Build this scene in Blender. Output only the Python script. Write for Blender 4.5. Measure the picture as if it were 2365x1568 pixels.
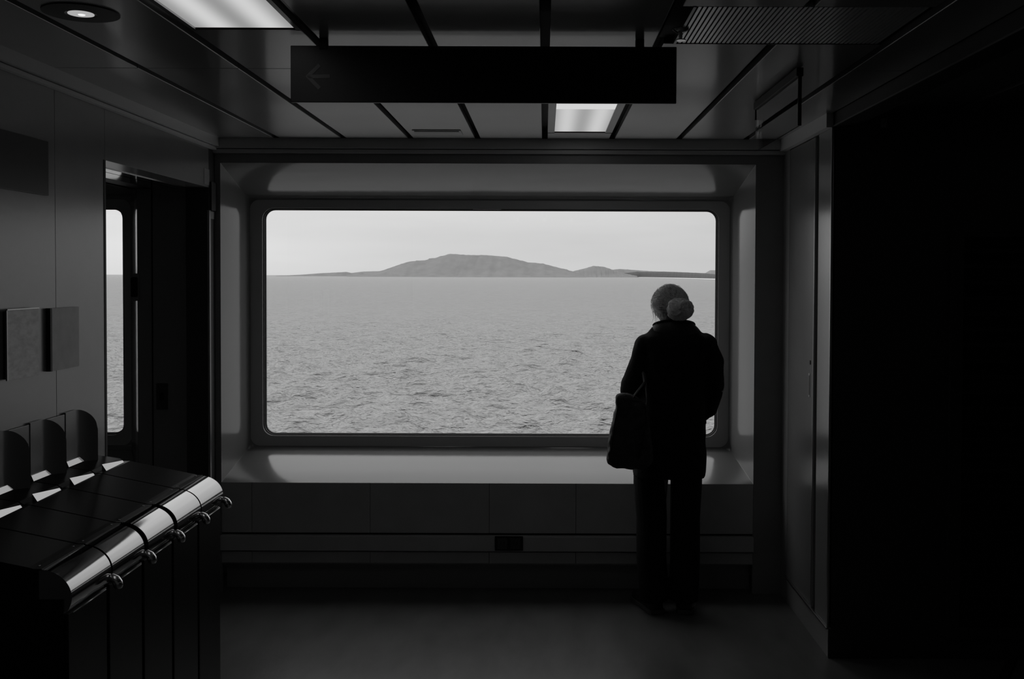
import bpy, bmesh, math, random
import numpy as np
from mathutils import Vector, Matrix

# ------------------------------------------------------------------ clear
for o in list(bpy.data.objects):
    bpy.data.objects.remove(o, do_unlink=True)
SC = bpy.context.scene
COL = SC.collection
R = math.radians
random.seed(7)

# ------------------------------------------------------------------ camera
IW, IH, F = 2365.0, 1568.0, 2300.0
EYE = 1.70
PITCH, ROLL = R(1.3), R(0.2)
VPX, VPY = 1257.0, 637.0
PPX, PPY = VPX, VPY + F * math.tan(PITCH)
fw = Vector((0, math.cos(PITCH), -math.sin(PITCH)))
r0 = Vector((1, 0, 0)); u0 = r0.cross(fw)
rt = r0 * math.cos(ROLL) + u0 * math.sin(ROLL)
up = u0 * math.cos(ROLL) - r0 * math.sin(ROLL)
CP = Vector((0, 0, EYE))
cam_d = bpy.data.cameras.new('camera')
cam = bpy.data.objects.new('camera', cam_d)
COL.objects.link(cam)
M = Matrix((rt, up, -fw)).transposed().to_4x4()
M.translation = CP
cam.matrix_world = M
cam_d.sensor_fit = 'HORIZONTAL'
cam_d.sensor_width = 36.0
cam_d.lens = F * 36.0 / IW
cam_d.shift_x = -(PPX - IW / 2) / IW
cam_d.shift_y = (PPY - IH / 2) / IW
cam_d.clip_end = 60000
cam_d.clip_start = 0.05
SC.camera = cam


def ray(px, py):
    return (fw * F + rt * (px - PPX) + up * (PPY - py)).normalized()


def at_y(px, py, Y):
    d = ray(px, py); return CP + d * (Y / d.y)


def at_x(px, py, X):
    d = ray(px, py); return CP + d * (X / d.x)


def at_z(px, py, Z):
    d = ray(px, py); return CP + d * ((Z - EYE) / d.z)


# ------------------------------------------------------------------ world
W = bpy.data.worlds.new('overcast_sky')
SC.world = W
W.use_nodes = True
nt = W.node_tree
nt.nodes.clear()
wo = nt.nodes.new('ShaderNodeOutputWorld')
bg = nt.nodes.new('ShaderNodeBackground')
tc = nt.nodes.new('ShaderNodeTexCoord')
mp = nt.nodes.new('ShaderNodeMapping'); mp.inputs['Scale'].default_value = (1.0, 1.0, 7.0)
nz = nt.nodes.new('ShaderNodeTexNoise'); nz.inputs['Scale'].default_value = 3.0; nz.inputs['Detail'].default_value = 4
cr = nt.nodes.new('ShaderNodeMapRange')
cr.inputs['From Min'].default_value = .3; cr.inputs['From Max'].default_value = .7
cr.inputs['To Min'].default_value = .62; cr.inputs['To Max'].default_value = .70
nt.links.new(tc.outputs['Generated'], mp.inputs['Vector'])
nt.links.new(mp.outputs['Vector'], nz.inputs['Vector'])
nt.links.new(nz.outputs['Fac'], cr.inputs['Value'])
nt.links.new(cr.outputs['Result'], bg.inputs['Color'])
sx_ = nt.nodes.new('ShaderNodeSeparateXYZ')          # overcast sky, brighter towards the zenith; slope tuned to the room's brightness
nt.links.new(tc.outputs['Generated'], sx_.inputs['Vector'])
ov = nt.nodes.new('ShaderNodeMapRange'); ov.inputs['From Min'].default_value = 0; ov.inputs['From Max'].default_value = 1
ov.inputs['To Min'].default_value = 1.0; ov.inputs['To Max'].default_value = 2.1
nt.links.new(sx_.outputs['Z'], ov.inputs['Value'])
az = nt.nodes.new('ShaderNodeMapRange')              # the sky is a little brighter towards the left
az.inputs['From Min'].default_value = -1; az.inputs['From Max'].default_value = 1
az.inputs['To Min'].default_value = 1.36; az.inputs['To Max'].default_value = .62
nt.links.new(sx_.outputs['X'], az.inputs['Value'])
ml = nt.nodes.new('ShaderNodeMath'); ml.operation = 'MULTIPLY'
nt.links.new(ov.outputs['Result'], ml.inputs[0]); nt.links.new(az.outputs['Result'], ml.inputs[1])
nt.links.new(ml.outputs[0], bg.inputs['Strength'])
nt.links.new(bg.outputs['Background'], wo.inputs['Surface'])

vs = SC.view_settings
vs.view_transform = 'Standard'
vs.look = 'None'
vs.gamma = 1.0
vs.use_curve_mapping = False
vs.exposure = 0.0


# ------------------------------------------------------------------ materials
def mat(name, v, rough=.5, metal=0., spec=.5, noise=0., nscale=20., bump=0., bscale=200., coat=0., stretch=(1, 1, 1)):
    m = bpy.data.materials.new(name)
    m.use_nodes = True
    t = m.node_tree
    b = t.nodes['Principled BSDF']
    b.inputs['Base Color'].default_value = (v, v, v, 1)
    b.inputs['Roughness'].default_value = rough
    b.inputs['Metallic'].default_value = metal
    b.inputs['Specular IOR Level'].default_value = spec
    b.inputs['Coat Weight'].default_value = coat
    b.inputs['Coat Roughness'].default_value = .10
    co = t.nodes.new('ShaderNodeTexCoord')
    mpn = t.nodes.new('ShaderNodeMapping'); mpn.inputs['Scale'].default_value = stretch
    t.links.new(co.outputs['Object'], mpn.inputs['Vector'])
    if noise:
        n = t.nodes.new('ShaderNodeTexNoise'); n.inputs['Scale'].default_value = nscale; n.inputs['Detail'].default_value = 5
        t.links.new(mpn.outputs['Vector'], n.inputs['Vector'])
        rg = t.nodes.new('ShaderNodeMapRange')
        rg.inputs['From Min'].default_value = .3; rg.inputs['From Max'].default_value = .7
        rg.inputs['To Min'].default_value = v * (1 - noise); rg.inputs['To Max'].default_value = v * (1 + noise)
        t.links.new(n.outputs['Fac'], rg.inputs['Value'])
        t.links.new(rg.outputs['Result'], b.inputs['Base Color'])
    if bump:
        n2 = t.nodes.new('ShaderNodeTexNoise'); n2.inputs['Scale'].default_value = bscale; n2.inputs['Detail'].default_value = 3
        t.links.new(mpn.outputs['Vector'], n2.inputs['Vector'])
        bp = t.nodes.new('ShaderNodeBump'); bp.inputs['Strength'].default_value = bump; bp.inputs['Distance'].default_value = .01
        t.links.new(n2.outputs['Fac'], bp.inputs['Height'])
        t.links.new(bp.outputs['Normal'], b.inputs['Normal'])
    return m


def emit(name, v, stripes=None):
    m = bpy.data.materials.new(name); m.use_nodes = True
    t = m.node_tree; t.nodes.clear()
    o = t.nodes.new('ShaderNodeOutputMaterial'); e = t.nodes.new('ShaderNodeEmission')
    e.inputs['Color'].default_value = (1, 1, 1, 1); e.inputs['Strength'].default_value = v
    if stripes:      # the tubes glowing through the diffuser
        co = t.nodes.new('ShaderNodeTexCoord'); w = t.nodes.new('ShaderNodeTexWave')
        w.wave_type = 'BANDS'; w.bands_direction = 'X'; w.wave_profile = 'SIN'
        w.inputs['Scale'].default_value = stripes[0]; w.inputs['Phase Offset'].default_value = stripes[1]
        r_ = t.nodes.new('ShaderNodeMapRange'); r_.inputs['To Min'].default_value = v * stripes[2]; r_.inputs['To Max'].default_value = v
        t.links.new(co.outputs['Object'], w.inputs['Vector']); t.links.new(w.outputs['Fac'], r_.inputs['Value'])
        t.links.new(r_.outputs['Result'], e.inputs['Strength'])
    t.links.new(e.outputs['Emission'], o.inputs['Surface'])
    return m


def glass(name, tint=.97, ior=1.5, rough=0.):
    m = bpy.data.materials.new(name); m.use_nodes = True
    t = m.node_tree; t.nodes.clear()
    o = t.nodes.new('ShaderNodeOutputMaterial'); tr = t.nodes.new('ShaderNodeBsdfTransparent'); gl = t.nodes.new('ShaderNodeBsdfGlossy')
    mx = t.nodes.new('ShaderNodeMixShader'); fr = t.nodes.new('ShaderNodeFresnel')
    tr.inputs['Color'].default_value = (tint, tint, tint, 1)
    gl.inputs['Roughness'].default_value = rough; fr.inputs['IOR'].default_value = ior
    t.links.new(fr.outputs['Fac'], mx.inputs['Fac']); t.links.new(tr.outputs['BSDF'], mx.inputs[1])
    t.links.new(gl.outputs['BSDF'], mx.inputs[2]); t.links.new(mx.outputs['Shader'], o.inputs['Surface'])
    return m


MT = dict(
    ceil=mat('ceiling_enamel', .56, .34, .68, .8, noise=.04, nscale=3, coat=.3),
    ceil_back=mat('ceiling_void', .012, .8),
    cornice=mat('cornice_paint', .65, .35),
    wall=mat('wall_laminate', .23, .25, .08, .9, noise=.04, nscale=6, bump=.03, bscale=40),
    wall_front=mat('front_wall_paint', .30, .4, noise=.05, nscale=8),
    niche=mat('niche_enamel', .32, .13, .15, 1.0, bump=.02, bscale=25),
    niche_back=mat('window_surround_paint', .65, .3),
    apron=mat('apron_laminate', .55, .4, noise=.05, nscale=8),
    rib=mat('grille_metal', .8, .3, .6, .8),
    hook=mat('satin_steel_hook', .95, .22, 1.),
    track=mat('door_track_metal', .6, .06, 1.),
    bun=mat('lit_hair_bun', .95, .45, 0, .5, noise=.35, nscale=60, bump=.4, bscale=110),  # same hair, with the light on the bun put into a paler colour
    backwall=mat('pale_back_wall', .75, .6, noise=.04, nscale=4),  # unseen wall, made pale to bounce light onto camera-facing surfaces
    locker=mat('locker_enamel', .36, .22, .25, 1.0, bump=.02, bscale=30),
    kick=mat('kick_laminate', .35, .3),
    floor=mat('floor_vinyl', .14, .32, 0, .5, noise=.16, nscale=9, bump=.05, bscale=60, stretch=(1, .35, 1)),
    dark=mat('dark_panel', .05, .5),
    black=mat('black_plastic', .012, .55, 0, .25),
    gloss_black=mat('glossy_black_laminate', .010, .35, 0, .3),
    sign=mat('black_sign_sheet', .008, .35, 0, .3),
    sign_mark=mat('grey_sign_print', .10, .5),
    chrome=mat('polished_steel', .52, .08, 1., bump=.006, bscale=20),
    steel=mat('brushed_steel', .45, .3, 1.),
    alu=mat('anodised_aluminium', .35, .3, .9),
    rubber=mat('black_rubber', .015, .6),
    gasket=mat('window_gasket', .35, .25, .6),
    paper=mat('notice_paper', .88, .5, noise=.22, nscale=26, stretch=(1, 1, 2.2)),
    paper2=mat('grey_notice_paper', .36, .45, noise=.12, nscale=18),
    acrylic=glass('clear_acrylic', .93),
    pane=glass('window_pane', .97),
    coat=mat('black_wool_coat', .010, .9, 0, .2, noise=.3, nscale=60, bump=.25, bscale=300),
    collar=mat('dark_quilted_collar', .016, .6, 0, .35, bump=.2, bscale=120),
    trousers=mat('dark_trousers', .013, .85, 0, .2, bump=.15, bscale=260),
    bagm=mat('dark_canvas', .05, .7, 0, .3, noise=.35, nscale=26, bump=.3, bscale=140),
    shoe=mat('dark_leather_shoe', .02, .5),
    sole=mat('grey_shoe_sole', .10, .6),
    skin=mat('skin_tone', .38, .5, bump=.05),
    hair=mat('grey_hair', .42, .45, 0, .5, noise=.55, nscale=70, bump=.4, bscale=110),
    strand=mat('backlit_hair_strand', .85, .4),  # paler than the hair: its backlit edges are put into the colour
    sea=None,
    hill=mat('haze_tinted_slope', .27, .95, 0, .0, noise=.07, nscale=.012),  # atmospheric haze is put into the base colour
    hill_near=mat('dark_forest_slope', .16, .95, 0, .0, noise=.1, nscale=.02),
    hill_far=mat('haze_paled_slope', .30, .95, 0, .0, noise=.05, nscale=.01),  # farthest ridges, with more haze put into the colour
    lightA=emit('light_diffuser', .62, (2.1, 0., .5)),
    lightB=emit('light_diffuser_bright', .58, (2.1, 0., .6)),
    lamp=emit('downlight_lamp', .9),
    lampcover=emit('lamp_cover_glow', .66),
    lens=emit('downlight_lens', .42),
)


def brushed(m, vec, amt):      # lacquered strip metal, rolled lengthwise: reflections smear along its length
    t = m.node_tree; b = t.nodes['Principled BSDF']
    c = t.nodes.new('ShaderNodeCombineXYZ')
    for k, v in zip('XYZ', vec): c.inputs[k].default_value = v
    b.inputs['Anisotropic'].default_value = amt
    t.links.new(c.outputs['Vector'], b.inputs['Tangent'])


brushed(MT['ceil'], (0, 1, 0), .95)


# ------------------------------------------------------------------ mesh helpers
class MB:
    def __init__(s):
        s.v = []; s.f = []

    def add(s, vs, fs):
        n = len(s.v); s.v += [tuple(q) for q in vs]; s.f += [tuple(i + n for i in f) for f in fs]; return s

    def box(s, x0, x1, y0, y1, z0, z1, bev=0.):
        if bev:
            b = bmesh.new(); bmesh.ops.create_cube(b, size=1)
            for q in b.verts:
                q.co = Vector(((x0 + x1) / 2 + q.co.x * (x1 - x0), (y0 + y1) / 2 + q.co.y * (y1 - y0), (z0 + z1) / 2 + q.co.z * (z1 - z0)))
            bmesh.ops.bevel(b, geom=b.edges[:], offset=bev, segments=2, affect='EDGES', profile=.5)
            return s.bm(b)
        return s.add([(x0, y0, z0), (x1, y0, z0), (x1, y1, z0), (x0, y1, z0), (x0, y0, z1), (x1, y0, z1), (x1, y1, z1), (x0, y1, z1)],
                     [(0, 3, 2, 1), (4, 5, 6, 7), (0, 1, 5, 4), (1, 2, 6, 5), (2, 3, 7, 6), (3, 0, 4, 7)])

    def bm(s, b):
        b.verts.index_update()
        s.add([q.co for q in b.verts], [[q.index for q in f.verts] for f in b.faces]); b.free(); return s

    def loft(s, loops, closed=True, cap=True):
        n = len(loops[0]); vs = [p for L in loops for p in L]; fs = []
        for i in range(len(loops) - 1):
            for j in range(n if closed else n - 1):
                k = (j + 1) % n
                fs.append((i * n + j, i * n + k, (i + 1) * n + k, (i + 1) * n + j))
        if cap and closed:
            fs.append(tuple(range(n - 1, -1, -1))); fs.append(tuple(range((len(loops) - 1) * n, len(loops) * n)))
        return s.add(vs, fs)

    def tube(s, pts, rad, n=10, cap=True):
        pts = [Vector(p) for p in pts]
        if not isinstance(rad, (list, tuple)): rad = [rad] * len(pts)
        loops = []; ref = None
        for i, p in enumerate(pts):
            t = (pts[min(i + 1, len(pts) - 1)] - pts[max(i - 1, 0)]).normalized()
            if ref is None:
                ref = Vector((0, 0, 1)) if abs(t.z) < .9 else Vector((1, 0, 0))
            a = t.cross(ref).normalized(); b = a.cross(t).normalized(); ref = b
            rr = rad[i]; ra, rb = rr if isinstance(rr, (list, tuple)) else (rr, rr)
            loops.append([p + a * math.cos(6.28318 * k / n) * ra + b * math.sin(6.28318 * k / n) * rb for k in range(n)])
        return s.loft(loops, True, cap)

    def ell(s, c, rad, nu=20, nv=12):
        loops = []
        for i in range(1, nv):
            a = math.pi * i / nv
            loops.append([(c[0] + rad[0] * math.sin(a) * math.cos(6.28318 * k / nu), c[1] + rad[1] * math.sin(a) * math.sin(6.28318 * k / nu), c[2] - rad[2] * math.cos(a)) for k in range(nu)])
        n0 = len(s.v); s.loft(loops, True, False)
        m = nv - 1
        s.v += [(c[0], c[1], c[2] - rad[2]), (c[0], c[1], c[2] + rad[2])]
        b, t = len(s.v) - 2, len(s.v) - 1
        for k in range(nu):
            s.f.append((b, n0 + (k + 1) % nu, n0 + k)); s.f.append((t, n0 + (m - 1) * nu + k, n0 + (m - 1) * nu + (k + 1) % nu))
        return s

    def lathe(s, c, prof, n=32, axis='z'):
        loops = []
        for (r_, h) in prof:
            loops.append([(c[0] + r_ * math.cos(6.28318 * k / n), c[1] + r_ * math.sin(6.28318 * k / n), c[2] + h) for k in range(n)])
        return s.loft(loops, True, True)

    def prism_y(s, poly, y0, y1):      # poly in x,z
        n = len(poly)
        return s.loft([[(p[0], y0, p[1]) for p in poly], [(p[0], y1, p[1]) for p in poly]])

    def prism_x(s, poly, x0, x1):      # poly in y,z
        return s.loft([[(x0, p[0], p[1]) for p in poly], [(x1, p[0], p[1]) for p in poly]])

    def build(s, name, m, parent=None, smooth=False, flip=False):
        off = Vector((0, 0, 0)); q = parent
        while q is not None:
            off += q.location; q = q.parent
        me = bpy.data.meshes.new(name)
        me.from_pydata([tuple(Vector(v) - off) for v in s.v], [], s.f)
        b = bmesh.new(); b.from_mesh(me)
        bmesh.ops.recalc_face_normals(b, faces=b.faces[:])
        b.to_mesh(me); b.free()
        me.materials.append(m if not isinstance(m, str) else MT[m])
        if smooth:
            for p in me.polygons: p.use_smooth = True
        o = bpy.data.objects.new(name, me); COL.objects.link(o)
        if parent is not None: o.parent = parent
        return o


def autosmooth(o, ang=35):
    me = o.data
    for p in me.polygons: p.use_smooth = True
    me.set_sharp_from_angle(angle=R(ang))
    return o


def mod(o, kind, **k):
    md = o.modifiers.new(kind.lower(), kind)
    for a, b in k.items(): setattr(md, a, b)
    return o


def tag(o, label=None, cat=None, group=None, kind=None):
    if label: o['label'] = label
    if cat: o['category'] = cat
    if group: o['group'] = group
    if kind: o['kind'] = kind
    return o


def empty(name, loc, label=None, cat=None, group=None, kind=None):
    o = bpy.data.objects.new(name, None); o.empty_display_size = .1
    o.location = loc; COL.objects.link(o)
    return tag(o, label, cat, group, kind)


def struct(o, label=None):
    return tag(o, label, kind='structure')


def rrect(x0, x1, z0, z1, y, r=.0, n=6):
    r = max(r, 1e-4); L = []
    for (cx, cz, a0) in ((x1 - r, z1 - r, 0), (x0 + r, z1 - r, 90), (x0 + r, z0 + r, 180), (x1 - r, z0 + r, 270)):
        for k in range(n + 1):
            a = R(a0 + 90 * k / n); L.append((cx + r * math.cos(a), y, cz + r * math.sin(a)))
    return L


# ------------------------------------------------------------------ dimensions
D = 5.30            # plane of the window wall
D2 = 5.58           # plane of the window surround
CZ = 2.42           # ceiling
XL, XR = -1.752, 1.27
BACK = -2.0
COR = 2.358         # underside of cornice
NX0 = at_y(510, 700, D).x; NX1 = at_y(1743, 700, D).x
NZ1 = at_y(1130, 378, D).z; NZ0 = at_y(1130, 1116, D).z
IX0 = at_y(578, 700, D2).x; IX1 = at_y(1684, 700, D2).x
IZ1 = at_y(1130, 463, D2).z; IZ0 = at_y(1130, 1031, D2).z
GX0 = at_y(606, 700, D2).x; GX1 = at_y(1659, 700, D2).x
GZ1 = at_y(1130, 482, D2).z; GZ0 = at_y(1130, 1008, D2).z
# second window, seen through the doorway
N2X1 = at_y(318, 700, D).x; I2X1 = at_y(303, 700, D2).x; G2X1 = at_y(284, 700, D2).x
N2X0, I2X0, G2X0 = N2X1 - 2.84, N2X1 - 2.84 + .10, N2X1 - 2.84 + .19

# ------------------------------------------------------------------ floor
fl = struct(MB().box(-5.3, 4.3, BACK - .1, 5.75, -.06, 0).build('floor', 'floor'), 'scuffed grey vinyl deck floor')

# ------------------------------------------------------------------ window wall
wf = struct(MB().box(-5.3, N2X0, D, D + .02, 0, CZ).build('wall_front', 'wall_front'), 'dark painted bulkhead wall around the picture windows')
MB().box(N2X1, NX0, D, D + .02, 0, CZ).build('wall_pier', 'wall_front', wf)
MB().box(NX1, 4.3, D, D + .02, 0, CZ).build('wall_pier', 'wall_front', wf)
MB().box(NX0, NX1, D, D + .02, NZ1, CZ).build('wall_head', 'wall_front', wf)
MB().box(N2X0, N2X1, D, D + .02, NZ1, CZ).build('wall_head', 'wall_front', wf)
MB().box(N2X0, N2X1, D, D + .02, 0, NZ0).build('wall_apron', 'wall_front', wf)
# apron below the main window: laminate panels, cable channel, skirting strip, recessed kick
zA = at_y(1100, 1231, D).z; zB = at_y(1100, 1236, D).z; zC = at_y(1100, 1270, D).z; zD = at_y(1100, 1275, D).z; zE = at_y(1100, 1300, D).z
MB().box(NX0, NX1, D + .012, D + .02, zE, NZ0).build('apron_backing', 'black', wf)
xs = [NX0, at_y(582, 1180, D).x, at_y(855, 1180, D).x, at_y(1130, 1180, D).x, at_y(1330, 1180, D).x, NX1]
for a, b in zip(xs[:-1], xs[1:]):
    MB().box(a + .001, b - .001, D - .002, D + .014, zA, NZ0 - .001, .0008).build('wall_panel', 'apron', wf)
    MB().box(a + .001, b - .001, D - .002, D + .014, zE, zD, .0008).build('skirting_strip', 'apron', wf)
MB().box(NX0, NX1, D - .03, D + .014, zC, zB, .003).build('cable_channel', 'apron', wf)
MB().box(NX0, NX1, D + .085, D + .10, 0, zE).build('kick_panel', 'kick', wf)
MB().box(NX0, NX1, D, D + .1, zE - .006, zE).build('kick_soffit', 'kick', wf)
for x in (at_y(432, 700, D).x, at_y(352, 700, D).x):
    MB().box(x - .003, x + .003, D - .004, D, 0, COR).build('panel_joint', 'black', wf)
# cornice between ceiling and walls
cn = MB().box(XL, XR, D - .05, D, at_y(1130, 346, D).z, CZ).box(XL, XR, D - .032, D, COR - .014, at_y(1130, 346, D).z - .004)
struct(cn.build('trim_1', 'cornice'), 'pale cornice strip along top of window wall')
struct(MB().box(XL, XL + .04, BACK, D, COR + .018, CZ).box(XL, XL + .022, BACK, D, COR, COR + .014).build('trim_2', 'cornice'), 'pale cornice strip along top of doorway wall')
struct(MB().box(XR - .03, XR, 4.4, D, COR, CZ).build('trim_3', 'cornice'), 'cornice strip over the narrow locker door')


def window(n, nx0, nx1, ix0, ix1, gx0, gx1, label):
    loops = [rrect(nx0, nx1, NZ0, NZ1, D - .002, .002)]
    # straight splay then a rounded cove into the surround
    N = 8
    for k in range(N + 1):
        t = k / N
        e = .80 + .20 * math.sin(t * math.pi / 2)           # depth
        w = .86 + .14 * (1 - math.cos(t * math.pi / 2))      # inset
        if k == N: e = w = 1
        L = lambda a, b: a + (b - a) * w
        loops.append(rrect(L(nx0, ix0), L(nx1, ix1), L(NZ0, IZ0), L(NZ1, IZ1), D + (D2 - D) * e, .002 + .05 * max(0, (w - .86) / .14)))
    o = MB().loft(loops, True, False).build('window_%d' % n, 'niche', None, True)
    autosmooth(o, 40); struct(o, label)
    rr = .062
    MB().loft([rrect(ix0 - .0, ix1, IZ0, IZ1, D2, .052), rrect(gx0, gx1, GZ0, GZ1, D2, rr)], True, False).build('window_surround', 'niche_back', o)
    g = .010
    autosmooth(MB().loft([rrect(gx0, gx1, GZ0, GZ1, D2, rr), rrect(gx0, gx1, GZ0, GZ1, D2 + .022, rr),
                          rrect(gx0 + .006, gx1 - .006, GZ0 + .006, GZ1 - .006, D2 + .022, rr - .006), rrect(gx0 + .006, gx1 - .006, GZ0 + .006, GZ1 - .006, D2 + .05, rr - .006)], True, False).build('window_rim', 'gasket', o), 30)
    autosmooth(MB().loft([rrect(gx0 + .005, gx1 - .005, GZ0 + .005, GZ1 - .005, D2 + .034, rr - .005), rrect(gx0 + g, gx1 - g, GZ0 + g, GZ1 - g, D2 + .034, rr - g),
                          rrect(gx0 + g, gx1 - g, GZ0 + g, GZ1 - g, D2 + .05, rr - g)], True, False).build('window_gasket', 'rubber', o), 30)
    MB().add(rrect(gx0 + .002, gx1 - .002, GZ0 + .002, GZ1 - .002, D2 + .045, rr - .002), [tuple(range(28))]).build('pane', 'pane', o)
    hx0, hx1 = (-6.2, (G2X1 + GX0) / 2) if n == 2 else ((G2X1 + GX0) / 2, 5.0)
    MB().loft([rrect(gx0, gx1, GZ0, GZ1, D2 + .06, rr), rrect(hx0, hx1, -.8, 3.2, D2 + .06, rr)], True, False).build('hull_plate', 'niche_back', o)
    # little clip at the middle of the top rim
    c = (gx0 + gx1) / 2 - .02
    MB().box(c - .08, c + .08, D2 + .001, D2 + .03, GZ1 - .004, GZ1 + .006, .002).build('rim_clip', 'gasket', o)
    return o


window(1, NX0, NX1, IX0, IX1, GX0, GX1, 'wide picture window with rounded corners in a deep splayed niche')
window(2, N2X0, N2X1, I2X0, I2X1, G2X0, G2X1, 'second picture window seen through the open doorway')

# ------------------------------------------------------------------ wall with doorway
DY0 = at_x(244, 700, XL).y      # near jamb
DY1 = 5.205
HZ = at_x(300, 385, XL).z
TW = .12
wl = struct(MB().box(XL - TW, XL - .012, BACK, DY0, 0, CZ).build('wall_left', 'wall'), 'grey laminate wall with a doorway next to the window wall')
seams = [BACK, .55, 1.95, at_x(129, 700, XL).y, DY0]
for a, b in zip(seams[:-1], seams[1:]):
    MB().box(XL - .014, XL, a + .001, b - .001, 0, COR, .0008).build('wall_panel', 'wall', wl)
MB().box(XL - TW, XL - .004, DY0, DY1, HZ, CZ).build('wall_lintel', 'wall', wl)
MB().box(XL - .006, XL, DY0 + .001, DY1, HZ, COR, .0008).build('wall_panel', 'wall', wl)
MB().box(XL - TW, XL, DY1, D, 0, CZ).build('wall_post', 'dark', wl)
MB().box(XL - TW - .002, XL + .002, DY0 - .012, DY0 + .004, 0, HZ).build('jamb_edge', 'black', wl)
MB().box(XL - .006, XL + .006, DY1 - .006, DY1 + .01, 0, at_x(486, 486, XL).z, .002).build('jamb_strip', 'steel', wl)
MB().box(XL, XL + .012, DY1 + .01, D, at_x(486, 486, XL).z, HZ + .03).build('corner_cover', 'dark', wl)
# sliding-door track under and behind the lintel
dr = empty('door_track', (XL - TW, DY0, HZ), 'metal sliding door track under the doorway lintel', 'door track')
MB().box(XL - TW - .060, XL - TW, DY0 - .3, D - .01, HZ - .004, HZ + .05).build('track_channel', 'track', dr)
MB().box(XL - TW - .180, XL - TW - .068, DY0 - .3, D - .01, HZ - .004, HZ + .05).build('track_channel', 'track', dr)
MB().box(XL - TW - .072, XL - TW - .056, DY0 - .3, D - .01, HZ + .006, HZ + .05).build('track_slot', 'black', dr)
MB().box(XL - TW - .29, XL - TW - .18, DY0 - .3, D - .01, HZ - .002, HZ + .05).build('track_cover', 'black', dr)
MB().box(XL - TW - .30, XL - TW - .29, DY0 - .3, D - .01, HZ - .008, HZ + .05).build('track_lip', 'track', dr)

# other compartment beyond the doorway, and the closing walls
struct(MB().box(-5.36, -5.30, BACK, 5.7, 0, CZ).build('wall_far_left', 'wall'), 'far wall of the next compartment')
struct(MB().box(-5.3, 4.3, BACK - .1, BACK, 0, CZ).build('wall_back', 'backwall'), 'wall behind the viewer')
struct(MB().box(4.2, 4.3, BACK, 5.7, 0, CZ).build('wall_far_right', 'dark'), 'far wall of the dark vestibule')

# ------------------------------------------------------------------ right-hand locker wall and dark vestibule
YC = 4.40
wr = struct(MB().box(XR + .012, XR + .14, YC + .01, D, 0, CZ).build('wall_right', 'wall'), 'narrow return wall with locker door beside the window')
yA = at_x(1822, 700, XR).y; yB = at_x(1883, 700, XR).y; yC = at_x(1890, 700, XR).y
zk = .137
MB().box(XR - .008, XR + .004, YC - .004, YC + .008, zk, COR, .003).build('corner_bead', 'steel', wr)
MB().box(XR - .004, XR + .014, YC, yC, zk, COR, .004).build('wall_panel', 'locker', wr)
MB().box(XR, XR + .014, yA + .003, D, 0, COR).build('wall_panel', 'wall_front', wr)
MB().box(XR + .002, XR + .014, YC + .002, D, 0, zk - .003).build('kick_panel', 'kick', wr)
MB().box(XR - .012, XR + .012, YC - .002, yA, zk - .006, zk + .002, .002).build('kick_trim', 'steel', wr)
dd = struct(MB().box(XR - .001, XR + .014, yB + .004, yA - .002, zk, COR - .004, .003).build('door_1', 'wall'), 'narrow grey locker door with recessed pull')
MB().box(XR - .006, XR + .001, yB + .004, yB + .014, zk, COR - .006, .0015).build('door_edge_strip', 'steel', dd)
py = at_x(1870, 880, XR).y
MB().box(XR - .003, XR + .002, py - .012, py + .012, at_x(1870, 917, XR).z, at_x(1870, 862, XR).z, .001).build('recessed_pull', 'steel', dd)
MB().box(XR - .004, XR + .002, py - .005, py + .003, at_x(1870, 912, XR).z, at_x(1870, 867, XR).z).build('pull_slot', 'black', dd)
MB().box(XR - .004, XR, py - .02, py - .008, at_x(1872, 842, XR).z, at_x(1872, 832, XR).z, .001).build('keyhole', 'black', dd)
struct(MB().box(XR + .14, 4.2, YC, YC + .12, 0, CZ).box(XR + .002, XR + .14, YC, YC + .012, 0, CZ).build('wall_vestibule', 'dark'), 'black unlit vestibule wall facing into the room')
struct(MB().box(XR, XR + .09, BACK, YC, COR, CZ).build('trim_4', 'black'), 'dark header strip over the vestibule opening')
struct(MB().prism_y([(XR - .006, COR), (XR, COR), (XR, COR + .006), (XR - .006, COR + .006)], BACK, YC).build('trim_5', 'dark'), 'thin bead along the vestibule header')
# louvred panel on the vestibule wall
lx0 = at_y(2190, 900, YC).x
lv = empty('louvre_panel', (lx0, YC, .1), 'black louvred panel on the dark vestibule wall', 'louvre')
for (a, b, c, d_) in ((lx0, lx0 + .05, .1, 1.95), (lx0 + .85, lx0 + .9, .1, 1.95)):
    MB().box(a, b, YC - .03, YC, c, d_).build('louvre_stile', 'dark', lv)
for (c, d_) in ((.1, .15), (1.9, 1.95)):
    MB().box(lx0 + .05, lx0 + .85, YC - .03, YC, c, d_).build('louvre_rail', 'dark', lv)
sl0 = None
for k in range(25):
    z = .16 + k * .0695
    if sl0 is None:
        sl0 = MB().prism_x([(YC - .03, z), (YC - .026, z), (YC - .002, z + .05), (YC - .006, z + .05)], lx0 + .05, lx0 + .85).build('slat', 'black', lv)
    else:
        s2 = sl0.copy(); COL.objects.link(s2); s2.parent = lv; s2.location = (0, 0, k * .0695)
a = at_z(2318, 1566, 0.004); b = at_z(2368, 1448, .004)
dv = (b - a).normalized(); nv = Vector((-dv.y, dv.x, 0)) * .016
struct(MB().loft([[a - nv - dv * .3, a + nv - dv * .3, a + nv - dv * .3 + Vector((0, 0, .012)), a - nv - dv * .3 + Vector((0, 0, .012))],
                  [b - nv, b + nv, b + nv + Vector((0, 0, .012)), b - nv + Vector((0, 0, .012))]]).build('trim_6', 'alu'), 'metal floor strip in the dark vestibule')
hp = at_y(2040, 284, YC)
hk = empty('coat_hook', (hp.x, YC, hp.z), 'small metal hook high on the black vestibule wall', 'hook')
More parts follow.
